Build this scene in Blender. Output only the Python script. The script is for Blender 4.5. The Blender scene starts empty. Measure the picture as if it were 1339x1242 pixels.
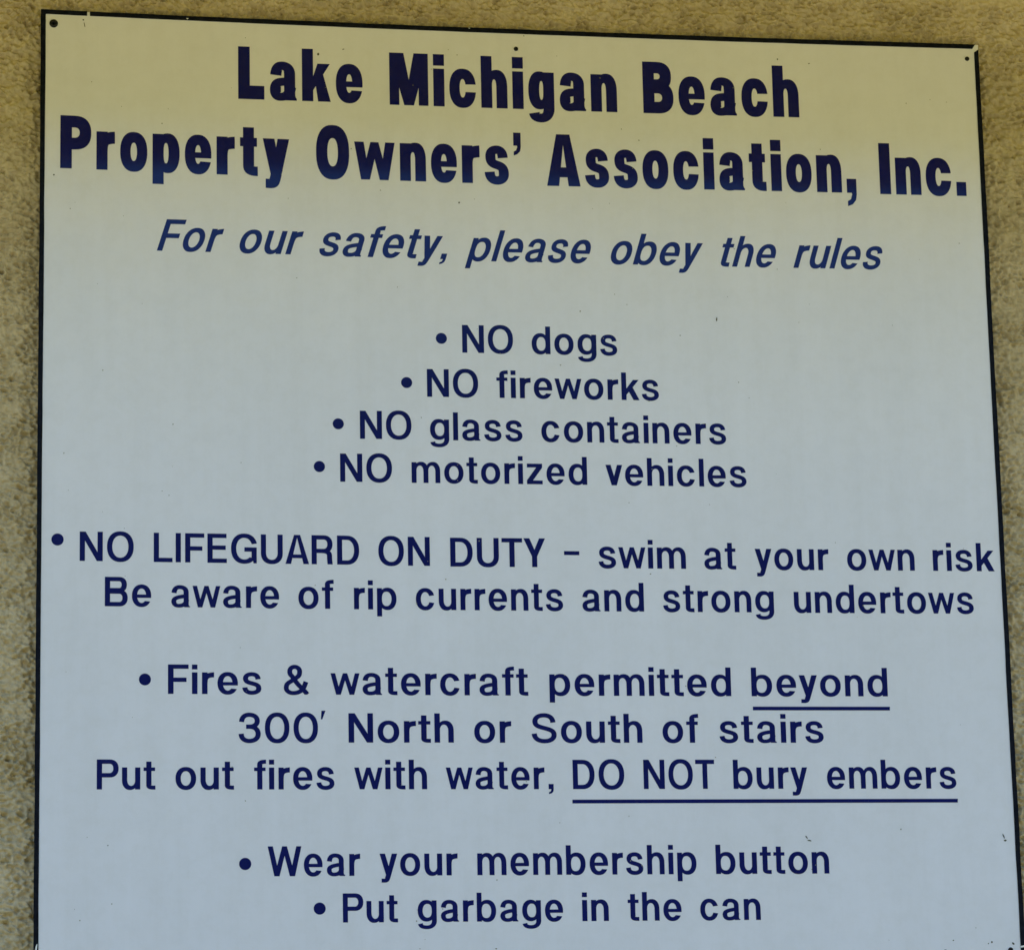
import bpy, bmesh, math, random
import numpy as np
from mathutils import Vector, Matrix
from mathutils.geometry import delaunay_2d_cdt
R = math.radians
sc = bpy.context.scene
col = sc.collection
random.seed(7)

# ================================================================ camera
# A long-lens view from below and to the left of the sign; the pose was solved from the sign's corners.
# Plane of the sign: world XZ at y = 0, facing -Y; its middle stands CZ above the ground.
SW = 0.9144                                   # width of the white field, metres
CZ = 2.30
PW, PH, FPX = 1339.0, 1242.0, 4598.99
rv = np.array([-.220540, -.168530, -.002510]); tv = np.array([.018920, .006790, 3.631030]); ASP = .97785
th = np.linalg.norm(rv); kx, ky, kz = rv / th
K = np.array([[0, -kz, ky], [kz, 0, -kx], [-ky, kx, 0]])
RM = np.eye(3) + math.sin(th) * K + (1 - math.cos(th)) * K @ K
TW = np.array([[1, 0, 0], [0, 0, 1], [0, -1, 0]], float)     # sign axes (right, down, into wall) -> world
cam_pos = TW @ (-RM.T @ tv) * SW + np.array([0, 0, CZ])
right, down, fwd = TW @ RM[0], TW @ RM[1], TW @ RM[2]
cam = bpy.data.cameras.new('camera'); co = bpy.data.objects.new('camera', cam); col.objects.link(co)
mw = Matrix.Identity(4)
for i in range(3):
    mw[i][0] = right[i]; mw[i][1] = -down[i]; mw[i][2] = -fwd[i]; mw[i][3] = cam_pos[i]
co.matrix_world = mw
cam.sensor_fit = 'HORIZONTAL'; cam.sensor_width = 36; cam.lens = FPX / PW * 36
cam.clip_start = .05; cam.clip_end = 2000
sc.camera = co

# ================================================================ sky, sun, exposure
SUN_EL, SUN_AZ = R(52), R(20)                 # the sun stands behind the building: the sign hangs in its shade
w = bpy.data.worlds.new('World'); sc.world = w; w.use_nodes = True
nt = w.node_tree; bg = nt.nodes['Background']
sky = nt.nodes.new('ShaderNodeTexSky'); sky.sky_type = 'NISHITA'; sky.sun_disc = False
sky.sun_elevation = SUN_EL; sky.sun_rotation = SUN_AZ
sky.air_density = 1.0; sky.dust_density = 0; sky.ozone_density = 10
nt.links.new(sky.outputs[0], bg.inputs[0]); bg.inputs[1].default_value = .15
sun = bpy.data.lights.new('sun', 'SUN'); so = bpy.data.objects.new('sun', sun); col.objects.link(so)
sun.energy = 3.8; sun.angle = R(.5); sun.color = (1, .95, .87)
sd = Vector((math.sin(SUN_AZ) * math.cos(SUN_EL), math.cos(SUN_AZ) * math.cos(SUN_EL), math.sin(SUN_EL)))
so.rotation_euler = sd.to_track_quat('Z', 'Y').to_euler(); so.location = (0, 4, 8)
vs = sc.view_settings
sc.display_settings.display_device = 'sRGB'
vs.view_transform = 'Standard'; vs.look = 'None'; vs.gamma = 1; vs.exposure = 1.62

# ---------------------------------------------------------------- letter shapes
# Every letter is drawn as a sequence of closed outlines that add ('+') or cut ('-') ink.
# Units: 718 = height of a capital.
def arc(cx, cy, rx, ry, a0, a1, n=2.2, k=18):
    out = []
    m = max(3, int(abs(a1 - a0) / 90 * k / 2) + 1)
    for i in range(m + 1):
        a = math.radians(a0 + (a1 - a0) * i / m)
        c, s = math.cos(a), math.sin(a)
        out.append((cx + rx * math.copysign(abs(c) ** (2 / n), c), cy + ry * math.copysign(abs(s) ** (2 / n), s)))
    return out
def sup(x0, y0, x1, y1, n=2.2, nl=None):
    cx, cy, rx, ry = (x0 + x1) / 2, (y0 + y1) / 2, (x1 - x0) / 2, (y1 - y0) / 2
    nl = nl or n
    return arc(cx, cy, rx, ry, -90, 90, n, 18)[:-1] + arc(cx, cy, rx, ry, 90, 270, nl, 18)[:-1]
def rect(x0, y0, x1, y1): return [(x0, y0), (x1, y0), (x1, y1), (x0, y1)]
def dia(x0, y0, x1, y1, t): return [(x0, y0), (x0 + t, y0), (x1 + t, y1), (x1, y1)]
def herm(nodes, n=9, q=.56):
    # nodes (x, y, dx, dy): a smooth path through points with given directions
    pts = []
    for i in range(len(nodes) - 1):
        x0, y0, a0, b0 = nodes[i]; x1, y1, a1, b1 = nodes[i + 1]
        l0, l1 = math.hypot(a0, b0), math.hypot(a1, b1)
        a0, b0, a1, b1 = a0 / l0, b0 / l0, a1 / l1, b1 / l1
        cx, cy = x1 - x0, y1 - y0
        h0 = abs(cx * a0 + cy * b0) * q; h1 = abs(cx * a1 + cy * b1) * q
        c0 = (x0 + a0 * h0, y0 + b0 * h0); c1 = (x1 - a1 * h1, y1 - b1 * h1)
        for j in range(n + (i == len(nodes) - 2)):
            t = j / n; u = 1 - t
            pts.append((u**3 * x0 + 3 * u * u * t * c0[0] + 3 * u * t * t * c1[0] + t**3 * x1,
                        u**3 * y0 + 3 * u * u * t * c0[1] + 3 * u * t * t * c1[1] + t**3 * y1))
    return pts
def stroke(pts, V, H, w0=1, w1=1):
    # a pen whose width is V on upright and H on level runs
    L, R = [], []
    m = len(pts)
    for i, (x, y) in enumerate(pts):
        a = pts[max(0, i - 1)]; b = pts[min(m - 1, i + 1)]
        dx, dy = b[0] - a[0], b[1] - a[1]
        l = math.hypot(dx, dy) or 1; dx /= l; dy /= l
        f = w0 + (w1 - w0) * i / (m - 1)
        w = math.sqrt((V * dy) ** 2 + (H * dx) ** 2) / 2 * f
        L.append((x - dy * w, y + dx * w)); R.append((x + dy * w, y - dx * w))
    return L + R[::-1]
def mapops(ops, f): return [(s, [f(x, y) for x, y in p]) for s, p in ops]

class Face:
    def __init__(s, **k): s.__dict__.update(k)
    def arch(s, x0, w, foot=True):
        # the arch of n, h, m standing on stems at x0 and x0 + w
        V, H, xh, ov = s.V, s.HL, s.xh, s.ov
        top = xh + ov; yc = xh * .56; n = s.nl
        xo = x0 + V * .38
        cx = (xo + w) / 2 + (V * .05)
        outer = arc(cx, yc, w - cx, top - yc, 0, 90, n)[:-1] + arc(cx, yc, cx - xo, top - yc, 90, 180, n)
        outer += [(xo, 0), (w, 0)]
        xi0, xi1 = x0 + V, w - V
        ci = (xi0 + xi1) / 2
        ti = top - H
        yl, yr = xh * .60, xh * .56
        inner = arc(ci, yr, xi1 - ci, ti - yr, 0, 90, n - .1)[:-1] + arc(ci, yl, ci - xi0, ti - yl, 90, 180, n - .1)
        inner += [(xi0, -50), (xi1, -50)]
        return [('+', outer), ('-', inner)]
    def bowl(s, w, yb=None, yt=None):
        V, H, xh, ov = s.V, s.HL, s.xh, s.ov
        yb = -ov if yb is None else yb; yt = xh + ov if yt is None else yt
        return [('+', sup(V * .30, yb, w, yt, s.nl, s.nl)), ('-', sup(V, yb + H, w - V, yt - H, s.nl - .1, s.nl + .35))]
    def g_n(s, w):
        return s.arch(0, w) + [('+', rect(0, 0, s.V, s.xh))]
    def glyph(s, ch):
        V, VC, H, HL, xh, cap, ov, de = s.V, s.VC, s.H, s.HL, s.xh, s.cap, s.ov, s.desc
        w = s.W.get(ch, 480); n, nl = s.n, s.nl; T = s.thin
        P = lambda p: ('+', p)
        M = lambda p: ('-', p)
        HR = s.HR; VR = s.VR
        if ch == 'o': return [P(sup(0, -ov, w, xh + ov, nl)), M(sup(VR, HR - ov, w - VR, xh + ov - HR, nl - .1))]
        if ch in 'ce':
            o = [P(sup(0, -ov, w, xh + ov, nl)), M(sup(VR, HR * s.thc - ov, w - VR, xh + ov - HR * s.thc, nl - .1))]
            if ch == 'c':
                g = s.cgap
                m = xh / 2
                k = s.cflare; o.append(M([(w * .45, m), (w - V * 1.15, m + g * .86), (w + 30, m + g * (.86 + k)), (w + 30, m - g * (.80 + k)), (w - V * 1.15, m - g * .80)]))
                return o
            hb = s.ebar; yb = xh * .5 - hb * .62
            o.append(M([(w * .45, yb), (w + 30, yb), (w + 30, yb - s.egap * 1.0), (w - V * 1.25, yb - s.egap * .84)]))
            o.append(P(rect(V * .6, yb, w - 4, yb + hb)))
            o.append(M(rect(w, yb - 20, w + 20, yb + hb)))
            # keep the bar inside the bowl's right edge
            return o
        if ch == 'n': return s.g_n(w)
        if ch == 'h': return s.arch(0, w) + [P(rect(0, 0, V, cap))]
        if ch == 'm':
            x1 = (w - V) / 2
            return s.arch(x1, w) + s.arch(0, x1 + V) + [P(rect(x1, 0, x1 + V, xh * .6)), P(rect(0, 0, V, xh))]
        if ch == 'u': return mapops(s.g_n(w), lambda x, y: (w - x, xh - y))
        if ch == 'i': return [P(rect(0, 0, V, xh)), P(rect(0, cap - s.dot, V, cap))]
        if ch == 'l': return [P(rect(0, 0, V, cap))]
        if ch == 'r':
            p = herm([(V * .55, xh * .45, 0, 1), (w + 4, xh + ov * .4 - HL * .62, 1, .06)], 12, .78)
            return [P(stroke(p, V * .9, HL * 1.24)), P(rect(0, 0, V, xh)), M(rect(w, 0, w + 60, xh + 60)), M(rect(-60, 0, 0, xh + 60))]
        if ch == 'b': return s.bowl(w) + [P(rect(0, 0, V, cap))]
        if ch == 'p': return s.bowl(w) + [P(rect(0, de, V, xh))]
        if ch == 'd': return mapops(s.bowl(w), lambda x, y: (w - x, y)) + [P(rect(w - V, 0, w, cap))]
        if ch == 'g':
            o = mapops(s.bowl(w, ov * .3, xh + ov), lambda x, y: (w - x, y))
            yb = de - 12 + HL * .46
            p = herm([(w - V / 2, xh * .3, 0, -1), (w - V / 2, 20, 0, -1), (w * .48, yb, -1, 0), (V * .52, de * .28, -.10, 1)], 9, .6)
            return o + [P(stroke(p, V, HL * .92)), P(rect(w - V, 0, w, xh))]
        if ch == 'a':
            H2 = HL * T
            xr = w - V * s.atail - V / 2
            yt = xh + ov - H2 / 2
            top = herm([(V * .56, xh * .66, .06, 1), (w * .46, yt, 1, 0), (xr, xh * .70, 0, -1), (xr, V * .6, 0, -1)], 9, .6)
            st = stroke(top, V, H2)
            ym = xh * .575 - H2 * .30
            bw = herm([(xr + 2, xh * .52, -.35, -1), (xr - V * .75, ym - 12, -1, -.16), (V * .52, xh * .27, 0, -1), (w * .39, H2 / 2 - ov, 1, 0), (xr + V * .1, xh * .36, .12, 1)], 9, .6)
            tail = herm([(xr, xh * .3, 0, -1), (xr + V * .04, H2 * .9, .02, -1), (w, 8 + H2 * .02, 1, -.12)], 8, .5)
            o = [P(st), P(stroke(bw, V * .98, H2 * .94))]
            o.append(P([(xr - V / 2, xh * .3), (xr + V / 2, xh * .3), (xr + V / 2, xh * .13), (xr + V * .56, xh * .07), (w, xh * .045), (w, 0), (xr - V * .36, 0), (xr - V * .47, H2 * .5)]))
            return o
        if ch == 's': return s.ess(w, xh, V * s.sv, HL * T * s.sh)
        if ch == 'S': return s.ess(w, cap, VC * s.sv, H)
        if ch == 't':
            x = w * s.tx; f = HL * .98
            p = herm([(x + V / 2, xh * .5, 0, -1), (x + V / 2, f * 1.05, 0, -1), (w, f * .5 - 3, 1, .04)], 9, .78)
            return [P(stroke(p, V, f)), P(rect(x, xh * .4, x + V, s.ttop)), P(rect(0, xh - s.tbar, w - V * .06, xh))]
        if ch == 'f':
            x = w * .26; f = HL * .98
            p = herm([(x + V / 2, xh * .6, 0, 1), (x + V / 2, cap - f * 1.2, 0, 1), (w, cap - f * .5, 1, .02)], 9, .72)
            return [P(stroke(p, V, f)), P(rect(x, 0, x + V, xh * .7)), P(rect(0, xh - s.tbar, w - V * .10, xh))]
        if ch == 'k':
            t = s.kt; j = V + (w - V) * .12
            return [P([(V * .8, xh * .50), (V * .8, xh * .20), (w - 8, xh), (w - 8 - t, xh)]), P([(j, xh * .50), (j + t * .60, xh * .76), (w, 0), (w - t * 1.02, 0)]), P(rect(0, 0, V, cap))]
        if ch == 'v':
            t = V * 1.06; c = w / 2; f = s.vfoot
            return [P([(0, xh), (t, xh), (c + f, 0), (c - f, 0)]), P([(w, xh), (w - t, xh), (c - f, 0), (c + f, 0)])]
        if ch == 'w': return s.dubya(w, xh, s.wt, s.wfoot)
        if ch == 'W': return s.dubya(w, cap, s.WT, s.Wfoot)
        if ch == 'y':
            t = V * 1.06; c = w * .5; f = s.vfoot
            p = herm([(c + V * .13, xh * .22, -.35, -1), (c - V * .16, -HL * .45, -.35, -1), (w * .28 , de + HL * .5, -1, 0), (w * .10, de + HL * .5 + 2, -1, 0)], 8, .6)
            return [P([(0, xh), (t, xh), (c + f * 1.0, xh * .02), (c - f * .9, -8)]), P([(w, xh), (w - t, xh), (c - f * .95, -8), (c + f * .35, -HL * .55), (c + f * .9, 0)]), P(stroke(p, V, HL * .95))]
        if ch == 'z':
            h = HL * .98
            return [P(rect(6, xh - h, w - 6, xh)), P(rect(0, 0, w, h)), P([(0, 0), (0, h * 1.02), (w - 6 - V * 1.22, xh - h + 2), (w - 6, xh), (w - 6, xh - h * 1.02), (V * 1.24, h - 2)])]
        # capitals
        if ch == 'O' or ch == '0': ov += 4; return [P(sup(0, -ov, w, cap + ov, n)), M(sup(VC, H * s.oh - ov, w - VC, cap + ov - H * s.oh, n - .1))]
        if ch == 'L': return [P(rect(0, 0, VC, cap)), P(rect(VC * .5, 0, w, H * s.bar))]
        if ch == 'I': return [P(rect(0, 0, VC, cap))]
        if ch == 'E': return [P(rect(0, 0, VC, cap)), P(rect(VC * .5, 0, w, H)), P(rect(VC * .5, cap - H, w - 8, cap)), P(rect(VC * .5, cap * .515 - H / 2 + 5, w - 28, cap * .515 + H / 2 + 5))]
        if ch == 'F': return [P(rect(0, 0, VC, cap)), P(rect(VC * .5, cap - H, w, cap)), P(rect(VC * .5, cap * .47 - H / 2 + 8, w - 48, cap * .47 + H / 2 + 8))]
        if ch == 'T': return [P(rect(0, cap - H, w, cap)), P(rect(w / 2 - VC / 2, 0, w / 2 + VC / 2, cap - H / 2))]
        if ch == 'N': 
            t = VC * 1.12
            return [P(rect(0, 0, VC, cap)), P(rect(w - VC, 0, w, cap)), P([(0, cap), (t, cap), (w, 0), (w - t, 0)])]
        if ch == 'M':
            t = VC * 1.02; c = w / 2; f = VC * .42
            return [P(rect(0, 0, VC * .84, cap)), P(rect(w - VC * .84, 0, w, cap)), P([(0, cap), (t * 1.22, cap), (c + f, 0), (c - f, 0)]), P([(w, cap), (w - t * 1.22, cap), (c - f, 0), (c + f, 0)])]
        if ch == 'A':
            t = VC * 1.08; c = w / 2; f = s.afoot
            yb = cap * s.abar
            return [P([(0, 0), (t, 0), (c + f * .1 + 8, cap), (c - f, cap)]), P([(w, 0), (w - t, 0), (c - f * .1 - 8, cap), (c + f, cap)]), P(rect(w * .22, yb, w * .78, yb + H * .86))]
        if ch == 'Y':
            t = VC * 1.16; c = w / 2
            return [P(rect(c - VC / 2, 0, c + VC / 2, cap * .42)), P([(0, cap), (t, cap), (c + VC * .5, cap * .39), (c - VC * .5, cap * .37)]), P([(w, cap), (w - t, cap), (c - VC * .5, cap * .39), (c + VC * .5, cap * .37)])]
        if ch == 'U':
            r = cap * .36; m = w / 2
            o = [(0, cap)] + [(0, r)] + arc(m, r, m, r + ov, 180, 360, n, 18)[1:] + [(w, cap)]
            i = [(VC, cap + 9)] + arc(m, r, m - VC, r + ov - H, 180, 360, n - .1, 18) + [(w - VC, cap + 9)]
            return [P(o), M(i)]
        if ch in 'DPBR':
            def lobe(y0, y1, x1, k, nn=n):
                ry = (y1 - y0) / 2; rx = min(ry * k, x1 - VC * .8); cy = (y0 + y1) / 2
                oo = [(VC * .5, y0), (x1 - rx, y0)] + arc(x1 - rx, cy, rx, ry, -90, 90, nn, 18)[1:] + [(VC * .5, y1)]
                rxi = max(rx - VC, 12); ryi = ry - H
                ii = [(VC, y0 + H), (x1 - rx, y0 + H)] + arc(x1 - rx, cy, rxi, ryi, -90, 90, nn - .1, 18)[1:] + [(VC, y1 - H)]
                return oo, ii
            if ch == 'D':
                a, b = lobe(0, cap, w, s.dk)
                return [P(a), M(b), P(rect(0, 0, VC, cap))]
            if ch == 'P':
                a, b = lobe(cap * s.pmid, cap, w, 1.0)
                return [P(a), M(b), P(rect(0, 0, VC, cap))]
            if ch == 'B':
                a, b = lobe(0, cap * .5 + H * .5, w, 1.0); c, d = lobe(cap * .53 - H * .5 + 14, cap, w - VC * .16, 1.0)
                return [P(a), P(c), M(b), M(d), P(rect(0, 0, VC, cap))]
            a, b = lobe(cap * .46 - H * .5, cap, w - VC * .08, 1.0)
            ym = cap * .46
            lg = herm([(w * .50, ym, 1, 0), (w - VC * .68, ym - H * 1.0, .02, -1), (w - VC * .56, -30, .06, -1)], 7, .6)
            return [P(a), M(b), P(rect(0, 0, VC, cap)), P(stroke(lg, VC, H)), M(rect(w * .3, -80, w + 80, 0))]
        if ch == 'G':
            o = [P(sup(0, -ov, w + VC * .16, cap + ov, n)), M(sup(VC, H - ov, w + VC * .16 - VC, cap + ov - H, n - .1))]
            yb = cap * .40
            o.append(M([(w * .5, yb + 30), (w * .5, cap * .56), (w - VC * 1.0, cap * .655), (w + 90, cap * .70), (w + 90, -60), (w, -60), (w, cap * .4)]))
            o.append(M(rect(w * .52, cap * .2, w + 60, yb + 60)))
            # spur, bar and the return of the bowl
            o.append(P(rect(w * .52, yb - H * .0, w, yb + H)))
            o.append(P([(w - VC * .62, 0), (w, 0), (w, yb + H * .5), (w - VC, yb + H * .5), (w - VC, cap * .19), (w - VC * .74, cap * .12)]))
            return o
        if ch == '3':
            x0, x1 = VC * .5, w - VC * .5; c = w * .48
            a = herm([(x0 + 12, cap * .70, .03, 1), (c, cap + ov - H / 2, 1, 0), (x1 - 22, cap * .735, 0, -1), (c + 10, cap * .54, -1, 0), (w * .34, cap * .54, -1, 0)], 9, .6)
            b = herm([(w * .34, cap * .54, 1, 0), (c + 10, cap * .54, 1, 0), (x1, cap * .29, 0, -1), (c, H / 2 - ov, -1, 0), (x0, cap * .30, .0, 1)], 9, .6)
            return [P(stroke(a, VC, H)), P(stroke(b, VC, H))]
        if ch == '&':
            V2 = VC * .93; H2 = H * .95
            cx = w * .40; 
            p = herm([(w - V2 * .45, 6, -.80, 1), (w * .36, cap * .58, -.66, 1), (w * .235, cap * .79, .0, 1), (w * .42, cap + ov - H2 / 2, 1, 0), (w * .62, cap * .79, 0, -1), (w * .40, cap * .52, -.8, -.55), (V2 * .5, cap * .225, 0, -1), (w * .36, H2 / 2 - ov, 1, 0), (w * .86, cap * .44, .28, 1)], 9, .56)
            return [P(stroke(p, V2, H2)), M(rect(w * .6, -80, w + 90, 0))]
        if ch == '-': return [P(rect(0, s.dashy, w, s.dashy + s.dashh))]
        if ch == '.': return [P(rect(0, 0, w, s.doth))]
        if ch == ',':
            h = s.doth
            return [P(rect(0, 0, w, h)), P([(w - .52 * w, 4), (w, 4), (w, -h * .12), (w * .90, -h * .52), (w * .55, -h * .82), (w * .05, -h * .96), (w * .05, -h * .60), (w * .38, -h * .46), (w * .52, -h * .12)])]
        if ch == '\u2019':
            h = s.doth * .92; y = cap - h
            return [P(rect(0, y, w, cap)), P([(w - .52 * w, y + 4), (w, y + 4), (w, y - h * .10), (w * .90, y - h * .42), (w * .5, y - h * .66), (w * .03, y - h * .76), (w * .03, y - h * .46), (w * .36, y - h * .36), (w * .52, y - h * .10)])]
        if ch == "'": return [P([(w * .14, cap + 62), (w, cap + 62), (w * .30, cap - 150), (0, cap - 150)])]
        raise KeyError(ch)
    def dubya(s, w, h, t, f):
        c = w / 2; a = w * .27; b = w - a
        m = f * .92
        return [('+', [(0, h), (t, h), (a + f, 0), (a - f, 0)]), ('+', [(c - m, h), (c + m, h), (a + f, 0), (a - f, 0)]),
                ('+', [(c - m, h), (c + m, h), (b + f, 0), (b - f, 0)]), ('+', [(w, h), (w - t, h), (b - f, 0), (b + f, 0)])]
    def ess(s, w, h, V, H):
        ov = s.ov
        xl, xr = V * .5, w - V * .5; c = w * .5
        p = herm([(xr - w * .035, h * .695, -.04, 1), (c, h + ov - H / 2, -1, 0), (xl + w * .03, h * .735, 0, -1),
                  (c, h * .505, 1, -.27), (xr, h * .265, 0, -1), (c, H / 2 - ov, -1, 0), (xl - 4, h * .315, -.02, 1)], 9, .6)
        return [('+', stroke(p, V, H))]

BODY = Face(cflare=.26, HR=102, VR=127, thc=.98, oh=1, tx=.23, V=127, VC=129, H=105, HL=99, xh=528, cap=718, ov=13, desc=-172, n=2.25, nl=2.18, thin=.98, cgap=92, ebar=82, egap=92,
    atail=.26, sv=.95, sh=1.02, dot=118, ttop=668, tbar=84, kt=150, vfoot=66, wt=112, wfoot=56, WT=130, Wfoot=66, bar=1., afoot=76, abar=.20,
    dk=.86, pmid=.40, dashy=238, dashh=98, doth=126,
    W=dict(zip("abcdefghiklmnoprstuvwyz", [470, 500, 478, 486, 474, 295, 490, 446, 124, 462, 124, 740, 442, 500, 498, 280, 440, 290, 446, 436, 694, 440, 410])) |
      dict(N=566, O=656, L=464, I=126, F=476, E=482, G=640, U=546, A=590, R=536, D=556, T=512, Y=542, B=560, S=590, P=530, W=856) | {'3': 556, '0': 616, '&': 630, '-': 365, ',': 130, "'": 118})
SB = {'default': 52, 'r': (56, 26), 't': (26, 34), 'f': (30, 20), 'w': (12, 12), 'v': (18, 18), 'y': (18, 18), 'k': (54, 16), ',': (74, 40), 'L': (54, 26), 'F': (56, 26), 'A': (14, 14), 'T': (20, 20), 'Y': (14, 10), 'W': (8, 8), 'P': (56, 30)}
TITLE = Face(cflare=.06, HR=146, VR=143, thc=.98, oh=1.13, tx=.17, V=153, VC=159, H=160, HL=132, xh=518, cap=718, ov=12, desc=-164, n=2.4, nl=2.3, thin=.88, cgap=62, ebar=78, egap=52,
    atail=.14, sv=.94, sh=1.0, dot=158, ttop=660, tbar=120, kt=170, vfoot=76, wt=134, wfoot=62, WT=150, Wfoot=70, bar=1.16, afoot=96, abar=.17,
    dk=.9, pmid=.36, dashy=238, dashh=98, doth=196,
    W=dict(zip("aceghiknoprstwy", [372, 370, 368, 362, 366, 150, 392, 368, 374, 374, 254, 342, 246, 572, 368])) |
      dict(L=356, M=536, B=424, P=424, O=466, A=480, I=160) | {'.': 142, ',': 142, '\u2019': 106})
TSB = {'default': 36}

def run(face, sb, txt, slant):
    """letters of a word with their x, the ink's left and right ends"""
    out = []; x = 0; sl = math.tan(math.radians(slant)); lo = 1e9; hi = -1e9
    for i, ch in enumerate(txt):
        v = sb.get(ch, sb['default']); l, r = v if isinstance(v, tuple) else (v, v)
        if i: x += l
        w = face.W.get(ch, 480)
        out.append((ch, x))
        for g, p in face.glyph(ch):
            if g == '+':
                for px, py in p:
                    px = min(max(px, 0), w) + py * sl + x
                    lo = min(lo, px); hi = max(hi, px)
        x += w + r
    return out, lo, hi
# word: text, x0, y0(base at left), x1, y1(base at right)   (photo pixels) ; per line: cap height px
LINES = [
 ('T', 67.6, 0, [("Lake",311.5,129.6,474.3,135.0),("Michigan",509.6,137.2,807.3,147.2),("Beach",841.5,148.2,1045.3,153.9)]),
 ('T', 67.6, 0, [("Property",78.6,220.0,378.4,232.0),("Owners\u2019",413.6,232.9,682,241.8),("Association,",715.5,243.2,1120.2,252.6),("Inc.",1151.1,254.0,1264,256.6)]),
 ('B', 40.6, 17, [("For",205,327.9,292.4,330.2),("our",313,330.8,397,333.4),("safety,",417.5,334.4,584.8,339.2),("please",607.8,341.2,772.6,344.4),("obey",798.7,345.4,919.4,348),("the",942.5,348.6,1015,349.8),("rules",1037.4,350.4,1154.2,352.4)]),
 ('B', 36.0, 0, [("\u2022",577.1,442.6,7.3,0),("NO",604.6,461.2,671.1,462.4),("dogs",695.5,462.8,807.3,465)]),
 ('B', 36.0, 0, [("\u2022",531.7,500.3,7.3,0),("NO",558.6,518.8,625.5,519.6),("fireworks",649.5,520.2,861.8,523.8)]),
 ('B', 36.3, 0, [("\u2022",442.3,554.2,7.3,0),("NO",470.8,573.7,538.2,574.4),("glass",562.5,575.2,683.4,577.2),("containers",708.2,577.6,949.7,581.0)]),
 ('B', 36.4, 0, [("\u2022",417.6,610.,7.4,0),("NO",444.9,629.7,512.7,630.5),("motorized",538.4,631.2,768,633.9),("vehicles",792.3,634.4,976.4,636.8)]),
 ('B', 37.5, 0, [("\u2022",75.2,705.3,8.1,0),("NO",104.1,733.2,174.7,734),("LIFEGUARD",201,734.6,469.8,738.4),("ON",495,739,562.3,739.8),("DUTY",589,740.6,713.5,741.4),("-",737.8,738.0,757.9,738.2),("swim",783.2,742.6,897.2,743.6),("at",921.3,744,962.8,744.4),("your",987.7,744.8,1084,745.4),("own",1108.3,745.5,1196.4,746.),("risk",1220.4,746.2,1300.6,746.9)]),
 ('B', 37.6, 0, [("Be",137,792.4,197.7,793),("aware",224,793.6,365,795),("of",390.3,795.5,436.6,795.9),("rip",463,796.4,518.6,796.9),("currents",544,797.1,736.5,798.6),("and",761.8,799,842.3,799.4),("strong",867.6,799.8,1012.4,800.6),("undertows",1038.7,801,1273.6,802.3)]),
 ('B', 37.8, 0, [("\u2022",189.5,888.1,7.9,0),("Fires",219.6,906.9,341.8,907.5),("&",371.1,907.8,404.3,908),("watercraft",432.3,908,690.9,909.2),("permitted",718.7,909.2,956.3,909.9),("beyond",982.9,910,1161,910.2)]),
 ('B', 38.0, 0, [("300",312,970.6,415.9,970.6),("'",419.8,970.6,426,970.6),("North",455.9,970.6,593.5,970.6),("or",620.4,970.8,669,970.8),("South",695.7,970.8,840.3,970.8),("of",866.8,970.8,913.9,970.8),("stairs",941.4,970.8,1077.3,970.8)]),
 ('B', 38.4, 0, [("Put",126.4,1031.8,203.2,1031.8),("out",229.5,1031.8,306,1031.8),("fires",332.3,1031.8,437.4,1031.7),("with",463.4,1031.6,558.6,1031.5),("water,",583.3,1031.5,724,1031.4),("DO",749.4,1031.4,816.7,1031.3),("NOT",842,1031.2,934.8,1031),("bury",959.3,1031,1056.4,1030.8),("embers",1082,1030.8,1250.9,1030.6)]),
 ('B', 38.6, 0, [("\u2022",320.6,1129.1,8.,0),("Wear",350.2,1145.3,471.2,1144.6),("your",496.6,1144.3,598.7,1144),("membership",624.4,1143.8,911.1,1142.4),("button",936.5,1142.2,1084.6,1141.6)]),
 ('B', 37.6, 0, [("\u2022",418,1187.4,7.9,0),("Put",448.5,1205.6,520.5,1205.2),("garbage",546.4,1204.6,736.6,1204),("in",761.7,1203.8,796.3,1203.6),("the",821.4,1203.3,891.6,1203),("can",916.1,1202.6,995,1202.2)]),
]
UNDER = [(9, 984.4, 926.0, 1163.6, 926.2, 4.8), (11, 748.5, 1047.6, 1252.4, 1046.4, 4.9)]

# ================================================================ helpers
def place(px, py):
    """photo pixel -> point (x, z) on the sign's plane, metres from its middle"""
    d = np.array([(px - PW / 2) / FPX, (py - PH / 2) / FPX, 1.0])
    d = RM.T @ d; c = -RM.T @ tv
    t = -c[2] / d[2]
    q = c + d * t
    return q[0] * SW, -q[1] * SW
def tag(o, label=None, cat=None, group=None, kind=None):
    for k_, v_ in (('label', label), ('category', cat), ('group', group), ('kind', kind)):
        if v_: o[k_] = v_
    return o
def link(name, me, mat, parent=None):
    o = bpy.data.objects.new(name, me); col.objects.link(o)
    if mat: me.materials.append(mat)
    if parent: o.parent = parent
    return o
def mesh(name, vs_, fs, smooth=False):
    me = bpy.data.meshes.new(name); me.from_pydata(vs_, [], fs); me.update()
    if smooth:
        for p in me.polygons: p.use_smooth = True
    return me
def slab(pts, y0, y1, closed_back=False):
    """outline in (x, z), counter-clockwise, raised from y0 (back) to y1 (front, smaller y)"""
    n = len(pts); v = [(x, y0, z) for x, z in pts] + [(x, y1, z) for x, z in pts]
    f = [list(range(n, 2 * n))]
    for i in range(n):
        j = (i + 1) % n; f.append([i, j, n + j, n + i])
    if closed_back: f.append(list(range(n))[::-1])
    return v, f
def box(x0, x1, y0, y1, z0, z1):
    v = [(x, y, z) for x in (x0, x1) for y in (y0, y1) for z in (z0, z1)]
    return v, [(0, 1, 3, 2), (4, 6, 7, 5), (0, 4, 5, 1), (2, 3, 7, 6), (0, 2, 6, 4), (1, 5, 7, 3)]
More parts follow.
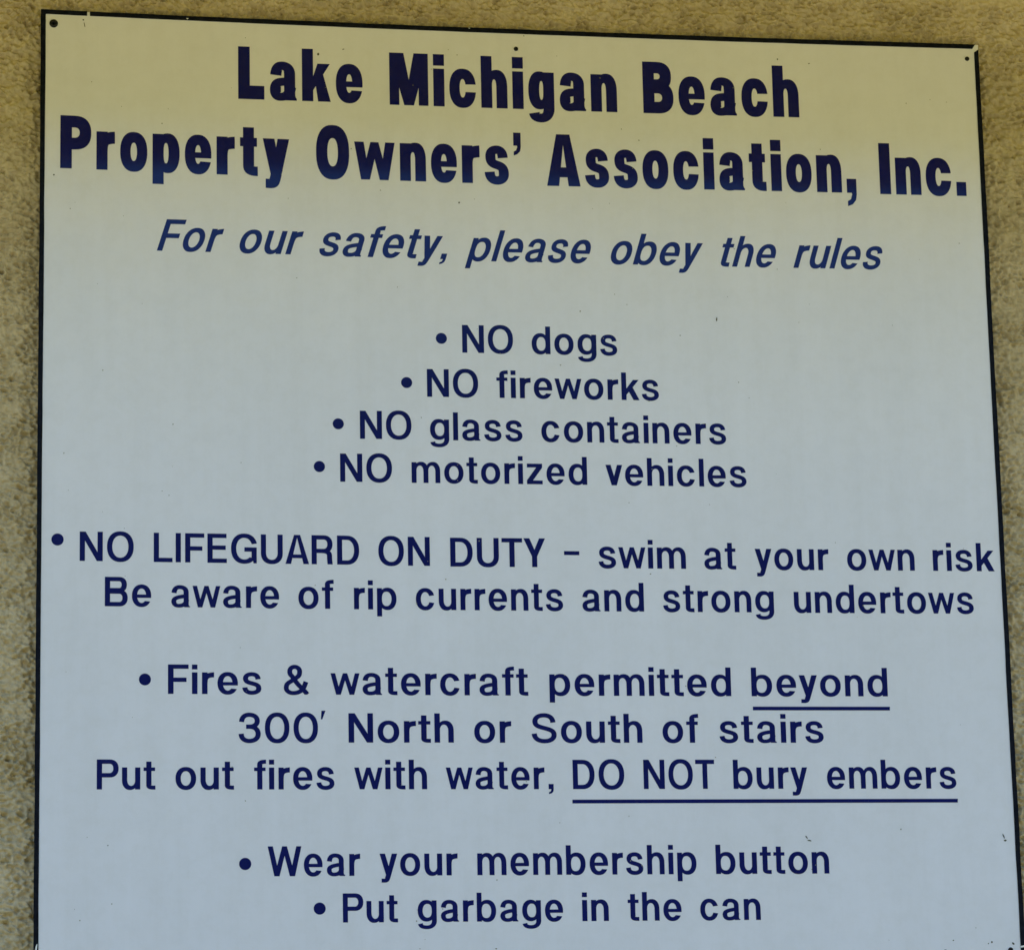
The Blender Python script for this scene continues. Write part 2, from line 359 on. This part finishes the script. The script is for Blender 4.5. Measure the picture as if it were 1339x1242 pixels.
def mat(name, base, rough=.5, spec=.5):
    m = bpy.data.materials.new(name); m.use_nodes = True
    b = m.node_tree.nodes['Principled BSDF']
    b.inputs['Base Color'].default_value = (*base, 1); b.inputs['Roughness'].default_value = rough
    b.inputs['Specular IOR Level'].default_value = spec
    return m, m.node_tree, b
def noise(nt, scale, detail=3, rough=.5, coord=None, vec=None):
    n = nt.nodes.new('ShaderNodeTexNoise'); n.inputs['Scale'].default_value = scale
    n.inputs['Detail'].default_value = detail; n.inputs['Roughness'].default_value = rough
    if vec is None:
        tc = nt.nodes.new('ShaderNodeTexCoord'); vec = tc.outputs['Object']
    nt.links.new(vec, n.inputs['Vector'])
    return n
def ramp(nt, fac, stops):
    r = nt.nodes.new('ShaderNodeValToRGB'); e = r.color_ramp.elements
    while len(e) < len(stops): e.new(.5)
    for el, (p, c) in zip(e, stops): el.position = p; el.color = (*c, 1)
    nt.links.new(fac, r.inputs[0]); return r

# ================================================================ materials
m_wall, t_, b_ = mat('painted stucco', (.40, .35, .25), .56, .5)
n1 = noise(t_, 9, 5, .6); r1 = ramp(t_, n1.outputs[0], [(.3, (.48, .39, .215)), (.7, (.60, .50, .305))])
n2 = noise(t_, 210, 3, .55); mx = t_.nodes.new('ShaderNodeMix'); mx.data_type = 'RGBA'; mx.blend_type = 'MULTIPLY'; mx.inputs[0].default_value = .45
r2 = ramp(t_, n2.outputs[0], [(.34, (.64, .58, .47)), (.58, (1.04, 1.03, 1.01))])
t_.links.new(r1.outputs[0], mx.inputs[6]); t_.links.new(r2.outputs[0], mx.inputs[7])
t_.links.new(mx.outputs[2], b_.inputs['Base Color'])
n3 = noise(t_, 900, 3, .6); bp = t_.nodes.new('ShaderNodeBump'); bp.inputs['Strength'].default_value = .5; bp.inputs['Distance'].default_value = .0012
t_.links.new(n3.outputs[0], bp.inputs['Height']); t_.links.new(bp.outputs[0], b_.inputs['Normal'])

m_panel, t_, b_ = mat('white enamelled sheet', (.74, .75, .74), .22, .95)
n1 = noise(t_, 5, 6, .65); r1 = ramp(t_, n1.outputs[0], [(.3, (.725, .713, .728)), (.7, (.765, .750, .768))])
t_.links.new(r1.outputs[0], b_.inputs['Base Color'])
tc = t_.nodes.new('ShaderNodeTexCoord'); mp_ = t_.nodes.new('ShaderNodeMapping'); mp_.inputs['Scale'].default_value = (30, 1, 1.6)
t_.links.new(tc.outputs['Object'], mp_.inputs['Vector'])
ns = noise(t_, 1.0, 6, .7, vec=mp_.outputs[0]); rs = ramp(t_, ns.outputs[0], [(.30, (.955, .95, .93)), (.62, (1.02, 1.02, 1.02))])
ng = noise(t_, 55, 5, .75); rg = ramp(t_, ng.outputs[0], [(.36, (.955, .95, .93)), (.56, (1.01, 1.01, 1.01))])
prev = r1.outputs[0]
for r_ in (rs, rg):
    m_ = t_.nodes.new('ShaderNodeMix'); m_.data_type = 'RGBA'; m_.blend_type = 'MULTIPLY'; m_.inputs[0].default_value = .6
    t_.links.new(prev, m_.inputs[6]); t_.links.new(r_.outputs[0], m_.inputs[7]); prev = m_.outputs[2]
t_.links.new(prev, b_.inputs['Base Color'])
n2 = noise(t_, 40, 4, .6); mr = t_.nodes.new('ShaderNodeMapRange'); mr.inputs['To Min'].default_value = .26; mr.inputs['To Max'].default_value = .38
t_.links.new(n2.outputs[0], mr.inputs[0]); t_.links.new(mr.outputs[0], b_.inputs['Roughness'])
n3 = noise(t_, 3.2, 2, .5); bp = t_.nodes.new('ShaderNodeBump'); bp.inputs['Strength'].default_value = .25; bp.inputs['Distance'].default_value = .002
t_.links.new(n3.outputs[0], bp.inputs['Height']); t_.links.new(bp.outputs[0], b_.inputs['Normal'])

m_ink, t_, b_ = mat('navy vinyl lettering', (.006, .009, .075), .08, .24)
n1 = noise(t_, 60, 4, .6); r1 = ramp(t_, n1.outputs[0], [(.3, (.0010, .0026, .084)), (.7, (.0021, .0046, .108))])
t_.links.new(r1.outputs[0], b_.inputs['Base Color'])
n3 = noise(t_, 7, 2, .5); bp = t_.nodes.new('ShaderNodeBump'); bp.inputs['Strength'].default_value = .3; bp.inputs['Distance'].default_value = .0015
t_.links.new(n3.outputs[0], bp.inputs['Height']); t_.links.new(bp.outputs[0], b_.inputs['Normal'])

m_trim, t_, b_ = mat('black edging', (.004, .005, .010), .5, .09)
n1 = noise(t_, 150, 3, .6); r1 = ramp(t_, n1.outputs[0], [(.4, (.002, .003, .007)), (.8, (.010, .012, .020))])
t_.links.new(r1.outputs[0], b_.inputs['Base Color'])
m_chip, _, _ = mat('bare white edge', (.78, .78, .72), .5, .4)
m_screw, t_, b_ = mat('blackened screw', (.006, .006, .005), .5, .5); b_.inputs['Metallic'].default_value = .4
m_dirt, _, _ = mat('dried dirt', (.10, .095, .065), .9, .2)
m_fleck, _, _ = mat('faint dirt', (.27, .26, .19), .9, .2)
m_ceil, t_, b_ = mat('unseen ochre ceiling', (.82, .68, .05), .7, .3)
m_ground, t_, b_ = mat('pale sand', (.42, .38, .30), .95, .2)
n1 = noise(t_, 3, 6, .6); r1 = ramp(t_, n1.outputs[0], [(.3, (.31, .26, .13)), (.7, (.39, .33, .16))])
t_.links.new(r1.outputs[0], b_.inputs['Base Color'])

# ================================================================ the setting
WY = .014                                     # face of the wall: the sign stands a little proud of it
SURF = -.0                                    # front of the white sheet is y = 0
# stucco: a dense relief round the sign, coarse beyond it
x0, x1, z0, z1, st = -.57, .57, -.53, .505, .0009
nx, nz = int((x1 - x0) / st), int((z1 - z0) / st)
rng = np.random.default_rng(3)
fx = np.fft.fftfreq(nx, st)[None, :]; fz = np.fft.fftfreq(nz, st)[:, None]
def band(lam, spread, ang=0, an=1.0):
    a = R(ang); u = (fx * math.cos(a) + fz * math.sin(a)) * an; v = -fx * math.sin(a) + fz * math.cos(a)
    k = np.sqrt(u * u + v * v) * lam
    g = np.exp(-((np.log(np.maximum(k, 1e-6))) ** 2) / (2 * spread ** 2))
    h = np.fft.ifft2(np.fft.fft2(rng.standard_normal((nz, nx))) * g).real
    return h / h.std()
big = band(.026, .5); mid = band(.0068, .48, -26, 1.6); mid2 = band(.0056, .36, 10, 1.8); fine = band(.0032, .35)
mask = 1 / (1 + np.exp(-band(.05, .5) * 2))
h = .0009 * big + .00125 * np.clip(mid, -2.2, 2.6) * (.55 + .8 * mask) + .0007 * mid2 * (.4 + mask) + .00018 * fine - .0010 * np.clip(-mid - 1.4, 0, .8)
h -= .0008 * np.clip(-mid2 - 1.5, 0, 1)
ex = np.minimum.outer(np.minimum(np.arange(nz), nz - 1 - np.arange(nz)), np.full(nx, 10 ** 6))
ex = np.minimum(ex, np.minimum(np.arange(nx), nx - 1 - np.arange(nx))[None, :])
h *= np.clip(ex / 12, 0, 1)
X, Z = np.meshgrid(np.linspace(x0, x1, nx), np.linspace(z0, z1, nz))
P3 = np.stack([X, WY - h, Z + CZ], -1).reshape(-1, 3)
idx = np.arange(nx * nz).reshape(nz, nx)
keep = ~((np.abs(X[:-1, :-1] - .0) < .425) & (np.abs(Z[:-1, :-1]) < .41))
q = np.stack([idx[:-1, :-1][keep], idx[:-1, 1:][keep], idx[1:, 1:][keep], idx[1:, :-1][keep]], -1)
# plain wall round the relief, and behind the sign
XB, ZT = 4.0, 2.66
def ext(*p): 
    global P3
    s_ = len(P3); P3 = np.vstack([P3, np.array(p, float)]); return list(range(s_, s_ + len(p)))
e = ext((-XB, WY, 0), (XB, WY, 0), (XB, WY, CZ + z0), (-XB, WY, CZ + z0))
qs = [e, ext((-XB, WY, CZ + z0), (x0, WY, CZ + z0), (x0, WY, CZ + z1), (-XB, WY, CZ + z1)),
      ext((x1, WY, CZ + z0), (XB, WY, CZ + z0), (XB, WY, CZ + z1), (x1, WY, CZ + z1)),
      ext((-XB, WY, CZ + z1), (XB, WY, CZ + z1), (XB, WY, CZ + 1.2), (-XB, WY, CZ + 1.2)),
      ext((-.45, WY + .004, CZ - .44), (.45, WY + .004, CZ - .44), (.45, WY + .004, CZ + .44), (-.45, WY + .004, CZ + .44))]
q = np.vstack([q, np.array(qs)])
me = bpy.data.meshes.new('wall'); me.vertices.add(len(P3)); me.vertices.foreach_set('co', P3.astype(np.float32).ravel())
me.loops.add(len(q) * 4); me.loops.foreach_set('vertex_index', q.astype(np.int32).ravel())
me.polygons.add(len(q)); me.polygons.foreach_set('loop_start', (np.arange(len(q)) * 4).astype(np.int32))
me.update(calc_edges=True); me.validate()
me.polygons.foreach_set('use_smooth', np.ones(len(q), bool))
tag(link('wall', me, m_wall), kind='structure')

# unseen porch roof, shaped to shade and warm the sign; ground before it
CEIL = CZ + .518
v, f = box(-XB, XB, -.69, WY + .30, CEIL, CEIL + .12)
tag(link('unseen_ceiling', mesh('unseen_ceiling', v, f), m_ceil), kind='structure')
v = [(-150, -150, 0), (150, -150, 0), (150, 60, 0), (-150, 60, 0)]
# unseen green bank added to darken what the sign's gloss mirrors below the sky
bv_, bf_ = [], []
rr = random.Random(5); nb = 120
for k_, (dy, hh) in enumerate(((-22, .0), (-25, 2.4), (-27, 9.6 * .8), (-29, 9.6), (-40, 9.6 * 1.02))):
    for i in range(nb + 1):
        x = -90 + 180 * i / nb
        j_ = hh * (1 + .10 * math.sin(i * .7 + 1) * math.sin(i * .23)) + (rr.uniform(-.25, .25) if hh > 1 else 0)
        bv_.append((x, dy + rr.uniform(-.4, .4), j_ - .02))
for k_ in range(4):
    for i in range(nb): bf_.append((k_ * (nb + 1) + i, k_ * (nb + 1) + i + 1, (k_ + 1) * (nb + 1) + i + 1, (k_ + 1) * (nb + 1) + i))
m_bank, t_, b_ = mat('added dark bank', (.05, .075, .03), .95, .1)
tag(link('added_bank', mesh('added_bank', bv_, bf_), m_bank), kind='structure')
tag(link('ground', mesh('ground', v, [(0, 1, 2, 3)]), m_ground), kind='structure')
v, f = box(-XB, XB, WY + .06, WY + .20, 0, CEIL)
tag(link('wall_core', mesh('wall_core', v, f), m_wall), kind='structure')

# ================================================================ the sign
sign = bpy.data.objects.new('rules_sign', None); col.objects.link(sign); sign.location = (0, 0, CZ - .46); sign.empty_display_size = .1
tag(sign, 'large white beach rules sign with navy lettering and thin black edging on stucco wall', 'sign')
ZO = .46                                      # children are placed from the sign's foot
def W(px, py):
    x, z = place(px, py); return x, z + ZO
def curve_pts(table, a, b, n, o=0):
    xs = np.linspace(a, b, n); return xs, np.interp(xs, [t[0] for t in table], [t[1] for t in table])
def smooth(table, t):
    xs, ys = zip(*table); c = np.polyfit(xs, ys, 2); return float(np.polyval(c, t))
TOPY = [(60, 19.0), (118, 21.4), (244, 27.0), (450, 35.8), (670, 44.7), (890, 52.7), (1100, 59.2), (1273, 64.4)]
LEFX = [(19, 60.0), (250, 58.1), (400, 56.6), (700, 54.3), (1000, 52.2), (1235, 49.9)]
RIGX = [(64, 1273.3), (190, 1279.8), (400, 1290.5), (700, 1306.1), (1040, 1324.2), (1235, 1334.6)]
top = lambda x: smooth(TOPY, x)
lef = lambda y: smooth(LEFX, y)
rig = lambda y: smooth(RIGX, y)
bot = lambda x: 1257.5 - .0075 * (x - 50)
BT, BL_, BR_ = 5.6, 6.3, 5.9                  # width of the edging, photo pixels
def ring(off_t, off_l, off_r, n=24):
    xa, xb = 59.9 - off_l, 1273.4 + off_r
    p = [(x, top(x) - off_t) for x in np.linspace(xa, xb, n)]
    p += [(rig(y) + off_r, y) for y in np.linspace(66, 1250, n)]
    p += [(x, bot(x) + off_t) for x in np.linspace(1335.5 + off_r, 49.6 - off_l, 6)]
    p += [(lef(y) - off_l, y) for y in np.linspace(1250, 22, n)]
    return [W(*a) for a in p][::-1]
v, f = slab(ring(BT - .5, BL_ - .5, BR_ - .5), .0030, .0, True)
panel = link('panel', mesh('panel', v, f), m_panel, sign)
def strip(pts, name='edging', fr=-.0009):
    rr = random.Random(len(pts) * 7 + int(pts[0][0]))
    v, f = slab([W(*a) for a in pts][::-1], .0034, fr, True)
    o = link(name, mesh(name, v, f), m_trim, sign)
    bv = o.modifiers.new('b', 'BEVEL'); bv.width = .0003; bv.segments = 2; bv.limit_method = 'ANGLE'
    return o
def jig(a, s=.25): return a + random.uniform(-s, s)
def along_top(a, b, n, mit0=0, mit1=0):
    xs = np.linspace(a, b, n)
    return [(x, jig(top(x) - BT - .2, .2)) for x in np.linspace(a + mit0, b + mit1, n)] + [(x, jig(top(x), .12)) for x in xs[::-1]]
strip(along_top(60.2 - BL_ - .3, 113.9, 6))
strip(along_top(117.6, 1271.2, 48, 0, 3.6))
ys = np.linspace(top(60) - .8, 1251, 36)
strip([(jig(lef(y)), y) for y in ys] + [(jig(lef(y) - BL_, .35), y) for y in ys[::-1]], fr=-.0007)
ys = np.linspace(69.0, 1251, 36); yo = np.linspace(65.5, 1251, 36)
strip([(jig(rig(y) + BR_, .35), y) for y in yo] + [(jig(rig(y)), y) for y in ys[::-1]])
for q_ in ([(45.4, 1244), (46.6, 1237), (48.3, 1233.4), (48.8, 1234.6), (47.9, 1244)], [(1333.6, 1236.4), (1340.5, 1235.2), (1340.5, 1237.4), (1334.6, 1238.6)],
           [(243.2, 24.6), (246.4, 24.9), (245.2, 26.3)], [(612.4, 37.2), (614.4, 37.4), (613.5, 38.6)]):
    v, f = slab([W(*a) for a in q_][::-1], -.0006, -.00115)
    link('edge_chip', mesh('edge_chip', v, f), m_chip, sign)
xs = np.linspace(58, 1330, 20)
strip([(x, bot(x)) for x in xs] + [(x, bot(x) + BT) for x in xs[::-1]])

# screws: domed heads with a cross recess
def disc_profile(cx, cz, r, rings, seg=24, name='screw', m=None, cross=0):
    v, f = [], []
    for k_, (rr, yy) in enumerate(rings):
        for i in range(seg):
            a = 2 * math.pi * i / seg; v.append((cx + r * rr * math.cos(a), yy, cz + r * rr * math.sin(a)))
    for k_ in range(len(rings) - 1):
        for i in range(seg):
            j = (i + 1) % seg; f.append((k_ * seg + i, k_ * seg + j, (k_ + 1) * seg + j, (k_ + 1) * seg + i))
    f.append([(len(rings) - 1) * seg + i for i in range(seg)])
    me = mesh(name, v, f, True)
    return link(name, me, m, sign)
for px, py, pr in ((70.2, 31.2, 5.6), (674.6, 64.4, 3.0), (1264.5, 77.4, 3.1), (1321.5, 1241.5, 3.4)):
    x, z = W(px, py); r = pr * .000725
    s_ = disc_profile(x, z, r, [(1, .0), (1.0, -.0005), (.9, -.0011), (.62, -.0016), (.45, -.0017), (.40, -.0009)], m=m_screw)
    hd = link('cross_recess', mesh('cross_recess', *(lambda q: ([(x + a * r, -.00175, z + b * r) for a, b in q], [tuple(range(len(q)))]))([(-.08, -.34), (.08, -.34), (.08, -.08), (.34, -.08), (.34, .08), (.08, .08), (.08, .34), (-.08, .34), (-.08, .08), (-.34, .08), (-.34, -.08), (-.08, -.08)][::1])), m_trim, s_)

# ---------------------------------------------------------------- lettering
def winds(poly, x, y):
    w_ = 0; n = len(poly)
    for i in range(n):
        ax, ay = poly[i]; bx, by = poly[(i + 1) % n]
        if ay == by: continue
        c = (bx - ax) * (y - ay) - (x - ax) * (by - ay)
        if ay <= y < by and c > 0: w_ += 1
        elif by <= y < ay and c < 0: w_ -= 1
    return w_ != 0
cache = {}
def letter(face, ch):
    """flat ink triangles of one letter and its outline edges"""
    key = (id(face), ch)
    if key in cache: return cache[key]
    ops = face.glyph(ch); vs_, es = [], []
    for s_, p in ops:
        b = len(vs_); vs_ += [Vector(a) for a in p]; es += [(b + i, b + (i + 1) % len(p)) for i in range(len(p))]
    V2, E2, F2, *_ = delaunay_2d_cdt(vs_, es, [], 0, 1e-4)
    tri = []
    for t in F2:
        cx = sum(V2[i].x for i in t) / len(t); cy = sum(V2[i].y for i in t) / len(t)
        a = V2[t[0]]; b = V2[t[1]]; c = V2[t[2]]
        if abs((b - a).cross(c - a)) < 1e-3: continue
        ink = False
        for s_, p in ops:
            if winds(p, cx, cy): ink = s_ == '+'
        if ink: tri.append(tuple(t) if (b - a).cross(c - a) > 0 else tuple(t)[::-1])
    cnt = {}
    for t in tri:
        for i in range(3): cnt[(t[i], t[(i + 1) % 3])] = 1
    edge = [e_ for e_ in cnt if (e_[1], e_[0]) not in cnt]
    cache[key] = ([(a.x, a.y) for a in V2], tri, edge)
    return cache[key]
TH = .00022                                   # thickness of the vinyl
def add_flat(v, f, pts, tri, edge):
    b = len(v); n = len(pts); used = sorted({i for t in tri for i in t}); mp = {i: k_ for k_, i in enumerate(used)}; m_ = len(used)
    v += [(pts[i][0], -TH, pts[i][1]) for i in used] + [(pts[i][0], 0.0, pts[i][1]) for i in used]
    f += [tuple(b + mp[i] for i in t) for t in tri]
    f += [(b + mp[i], b + m_ + mp[i], b + m_ + mp[j], b + mp[j]) for i, j in edge]
def word(v, f, face, sb, txt, xa, ya, xb, yb, cap, slant):
    g, lo, hi = run(face, sb, txt, slant); sl = math.tan(R(slant))
    A, B = W(xa, ya), W(xb, yb)
    L = math.hypot(B[0] - A[0], B[1] - A[1]); ux, uz = (B[0] - A[0]) / L, (B[1] - A[1]) / L
    s_ = cap / 718; sx = L / (hi - lo)
    for ch, gx in g:
        pts, tri, edge = letter(face, ch)
        q_ = [((gx - lo + x + y * sl * s_ / sx * 1.0) * sx, y * s_) for x, y in pts]
        add_flat(v, f, [(A[0] + a * ux, A[1] + a * uz + b) for a, b in q_], tri, edge)
NAMES = ['bold condensed navy heading reading Lake Michigan Beach', 'bold condensed navy heading reading Property Owners’ Association, Inc.',
         'slanted navy line reading For our safety, please obey the rules', 'navy bulleted line reading NO dogs', 'navy bulleted line reading NO fireworks',
         'navy bulleted line reading NO glass containers', 'navy bulleted line reading NO motorized vehicles', 'navy bulleted line reading NO LIFEGUARD ON DUTY - swim at your own risk',
         'navy line reading Be aware of rip currents and strong undertows', 'navy bulleted line reading Fires & watercraft permitted beyond',
         "navy line reading 300' North or South of stairs", 'navy line reading Put out fires with water, DO NOT bury embers',
         'navy bulleted line reading Wear your membership button', 'navy bulleted line reading Put garbage in the can']
for li, (fc, cap, sl, ws) in enumerate(LINES):
    face, sb = (TITLE, TSB) if fc == 'T' else (BODY, SB)
    ww = [a for a in ws if a[0] != '\u2022']
    # capital height measured in the middle of the line, taken onto the sign
    mx_ = (ww[0][1] + ww[-1][3]) / 2; my_ = (ww[0][2] + ww[-1][4]) / 2
    capm = W(mx_, my_ - cap)[1] - W(mx_, my_)[1]
    tl = bpy.data.objects.new('text_line', None); col.objects.link(tl); tl.parent = sign; tl.empty_display_size = .02
    tl.location = (*(W(ww[0][1], ww[0][2])[0:1]), 0, W(ww[0][1], ww[0][2])[1]); tag(tl, NAMES[li])
    def sub(name, v, f):
        v = [(x - tl.location[0], y, z - tl.location[2]) for x, y, z in v]
        return link(name, mesh(name, v, f), m_ink, tl)
    for a in ww:
        v, f = [], []
        word(v, f, face, sb, *a, capm, sl); sub('dash' if a[0] == '-' else 'foot_mark' if a[0] == "'" else 'word', v, f)
    for a in ws:
        if a[0] == '\u2022':
            x, z = W(a[1], a[2]); r = (W(a[1] + a[3], a[2])[0] - W(a[1] - a[3], a[2])[0]) / 2
            n = 28; v, f = slab([(x + r * math.cos(2 * math.pi * i / n), z + r * math.sin(2 * math.pi * i / n)) for i in range(n)], 0, -TH)
            sub('bullet', v, f)
    for (l_, xa, ya, xb, yb, t) in UNDER:
        if l_ == li:
            v, f = slab([W(xa, ya + t / 2), W(xb, yb + t / 2), W(xb, yb - t / 2), W(xa, ya - t / 2)], 0, -TH)
            sub('underline', v, f)

# ---------------------------------------------------------------- dirt, chips and marks
def blob(v, f, px, py, rx, ry, ang=0, y=-.0003, n=9, seed=0):
    rr = random.Random(seed or int(px * 13 + py)); b = len(v); a0 = R(ang); x, z = W(px, py); k_ = .000725
    for i in range(n):
        a = 2 * math.pi * i / n; s_ = rr.uniform(.72, 1.2)
        u_, w_ = rx * math.cos(a) * s_, ry * math.sin(a) * s_
        v.append((x + (u_ * math.cos(a0) - w_ * math.sin(a0)) * k_, y, z + (u_ * math.sin(a0) + w_ * math.cos(a0)) * k_))
    v.append((x, y - .0003, z))
    for i in range(n): f.append((b + i, b + (i + 1) % n, b + n))
v, f = [], []
for a in ((937, 418, .8, 3.2, -8), (600.3, 265.5, 1.3, 1.5, 0), (416, 71.5, 1.3, 1.8, 0), (70.4, 229, 1.2, 1.2, 0), (141, 1105, .9, .9, 0), (1312.3, 1093, .9, 3.4, 18), (1314.3, 1098.5, 1.8, 1.3, 20),
          (1292.5, 1233, .9, .9, 0), (1297, 1231.3, 1.5, 1.3, 0), (1324.8, 1233, 1.9, 1.2, -40), (1236, 1242, 2, 1.5, 0), (1246.5, 1229, 1, .8, 0), (1054.5, 1094, .8, 2.6, 35), (1058.5, 1098.6, 2.8, .8, -12),
          (109, 26.5, 1.2, 1, 0), (110.5, 33, .6, 4, 12), (449, 65, 1.6, .7, 20), (1057.6, 83.6, 1.2, .8, 0), (1016.5, 78, .9, 1.2, 0), (784.5, 102.5, 1.2, 1.2, 0), (540, 112, .8, .8, 0)):
    blob(v, f, *a)
tag(link('dirt_speck', mesh('dirt_speck', v, f), m_dirt, sign), kind='stuff')
v, f = [], []
rr = random.Random(11)
for i in range(120):
    px, py = rr.uniform(70, 1300), rr.uniform(30, 1240)
    s_ = rr.choice((.5, .6, .7, .9)); blob(v, f, px, py, s_, s_ * rr.uniform(.7, 1.3), rr.uniform(0, 180), seed=i + 1)
tag(link('dust_fleck', mesh('dust_fleck', v, f), m_fleck, sign), kind='stuff')
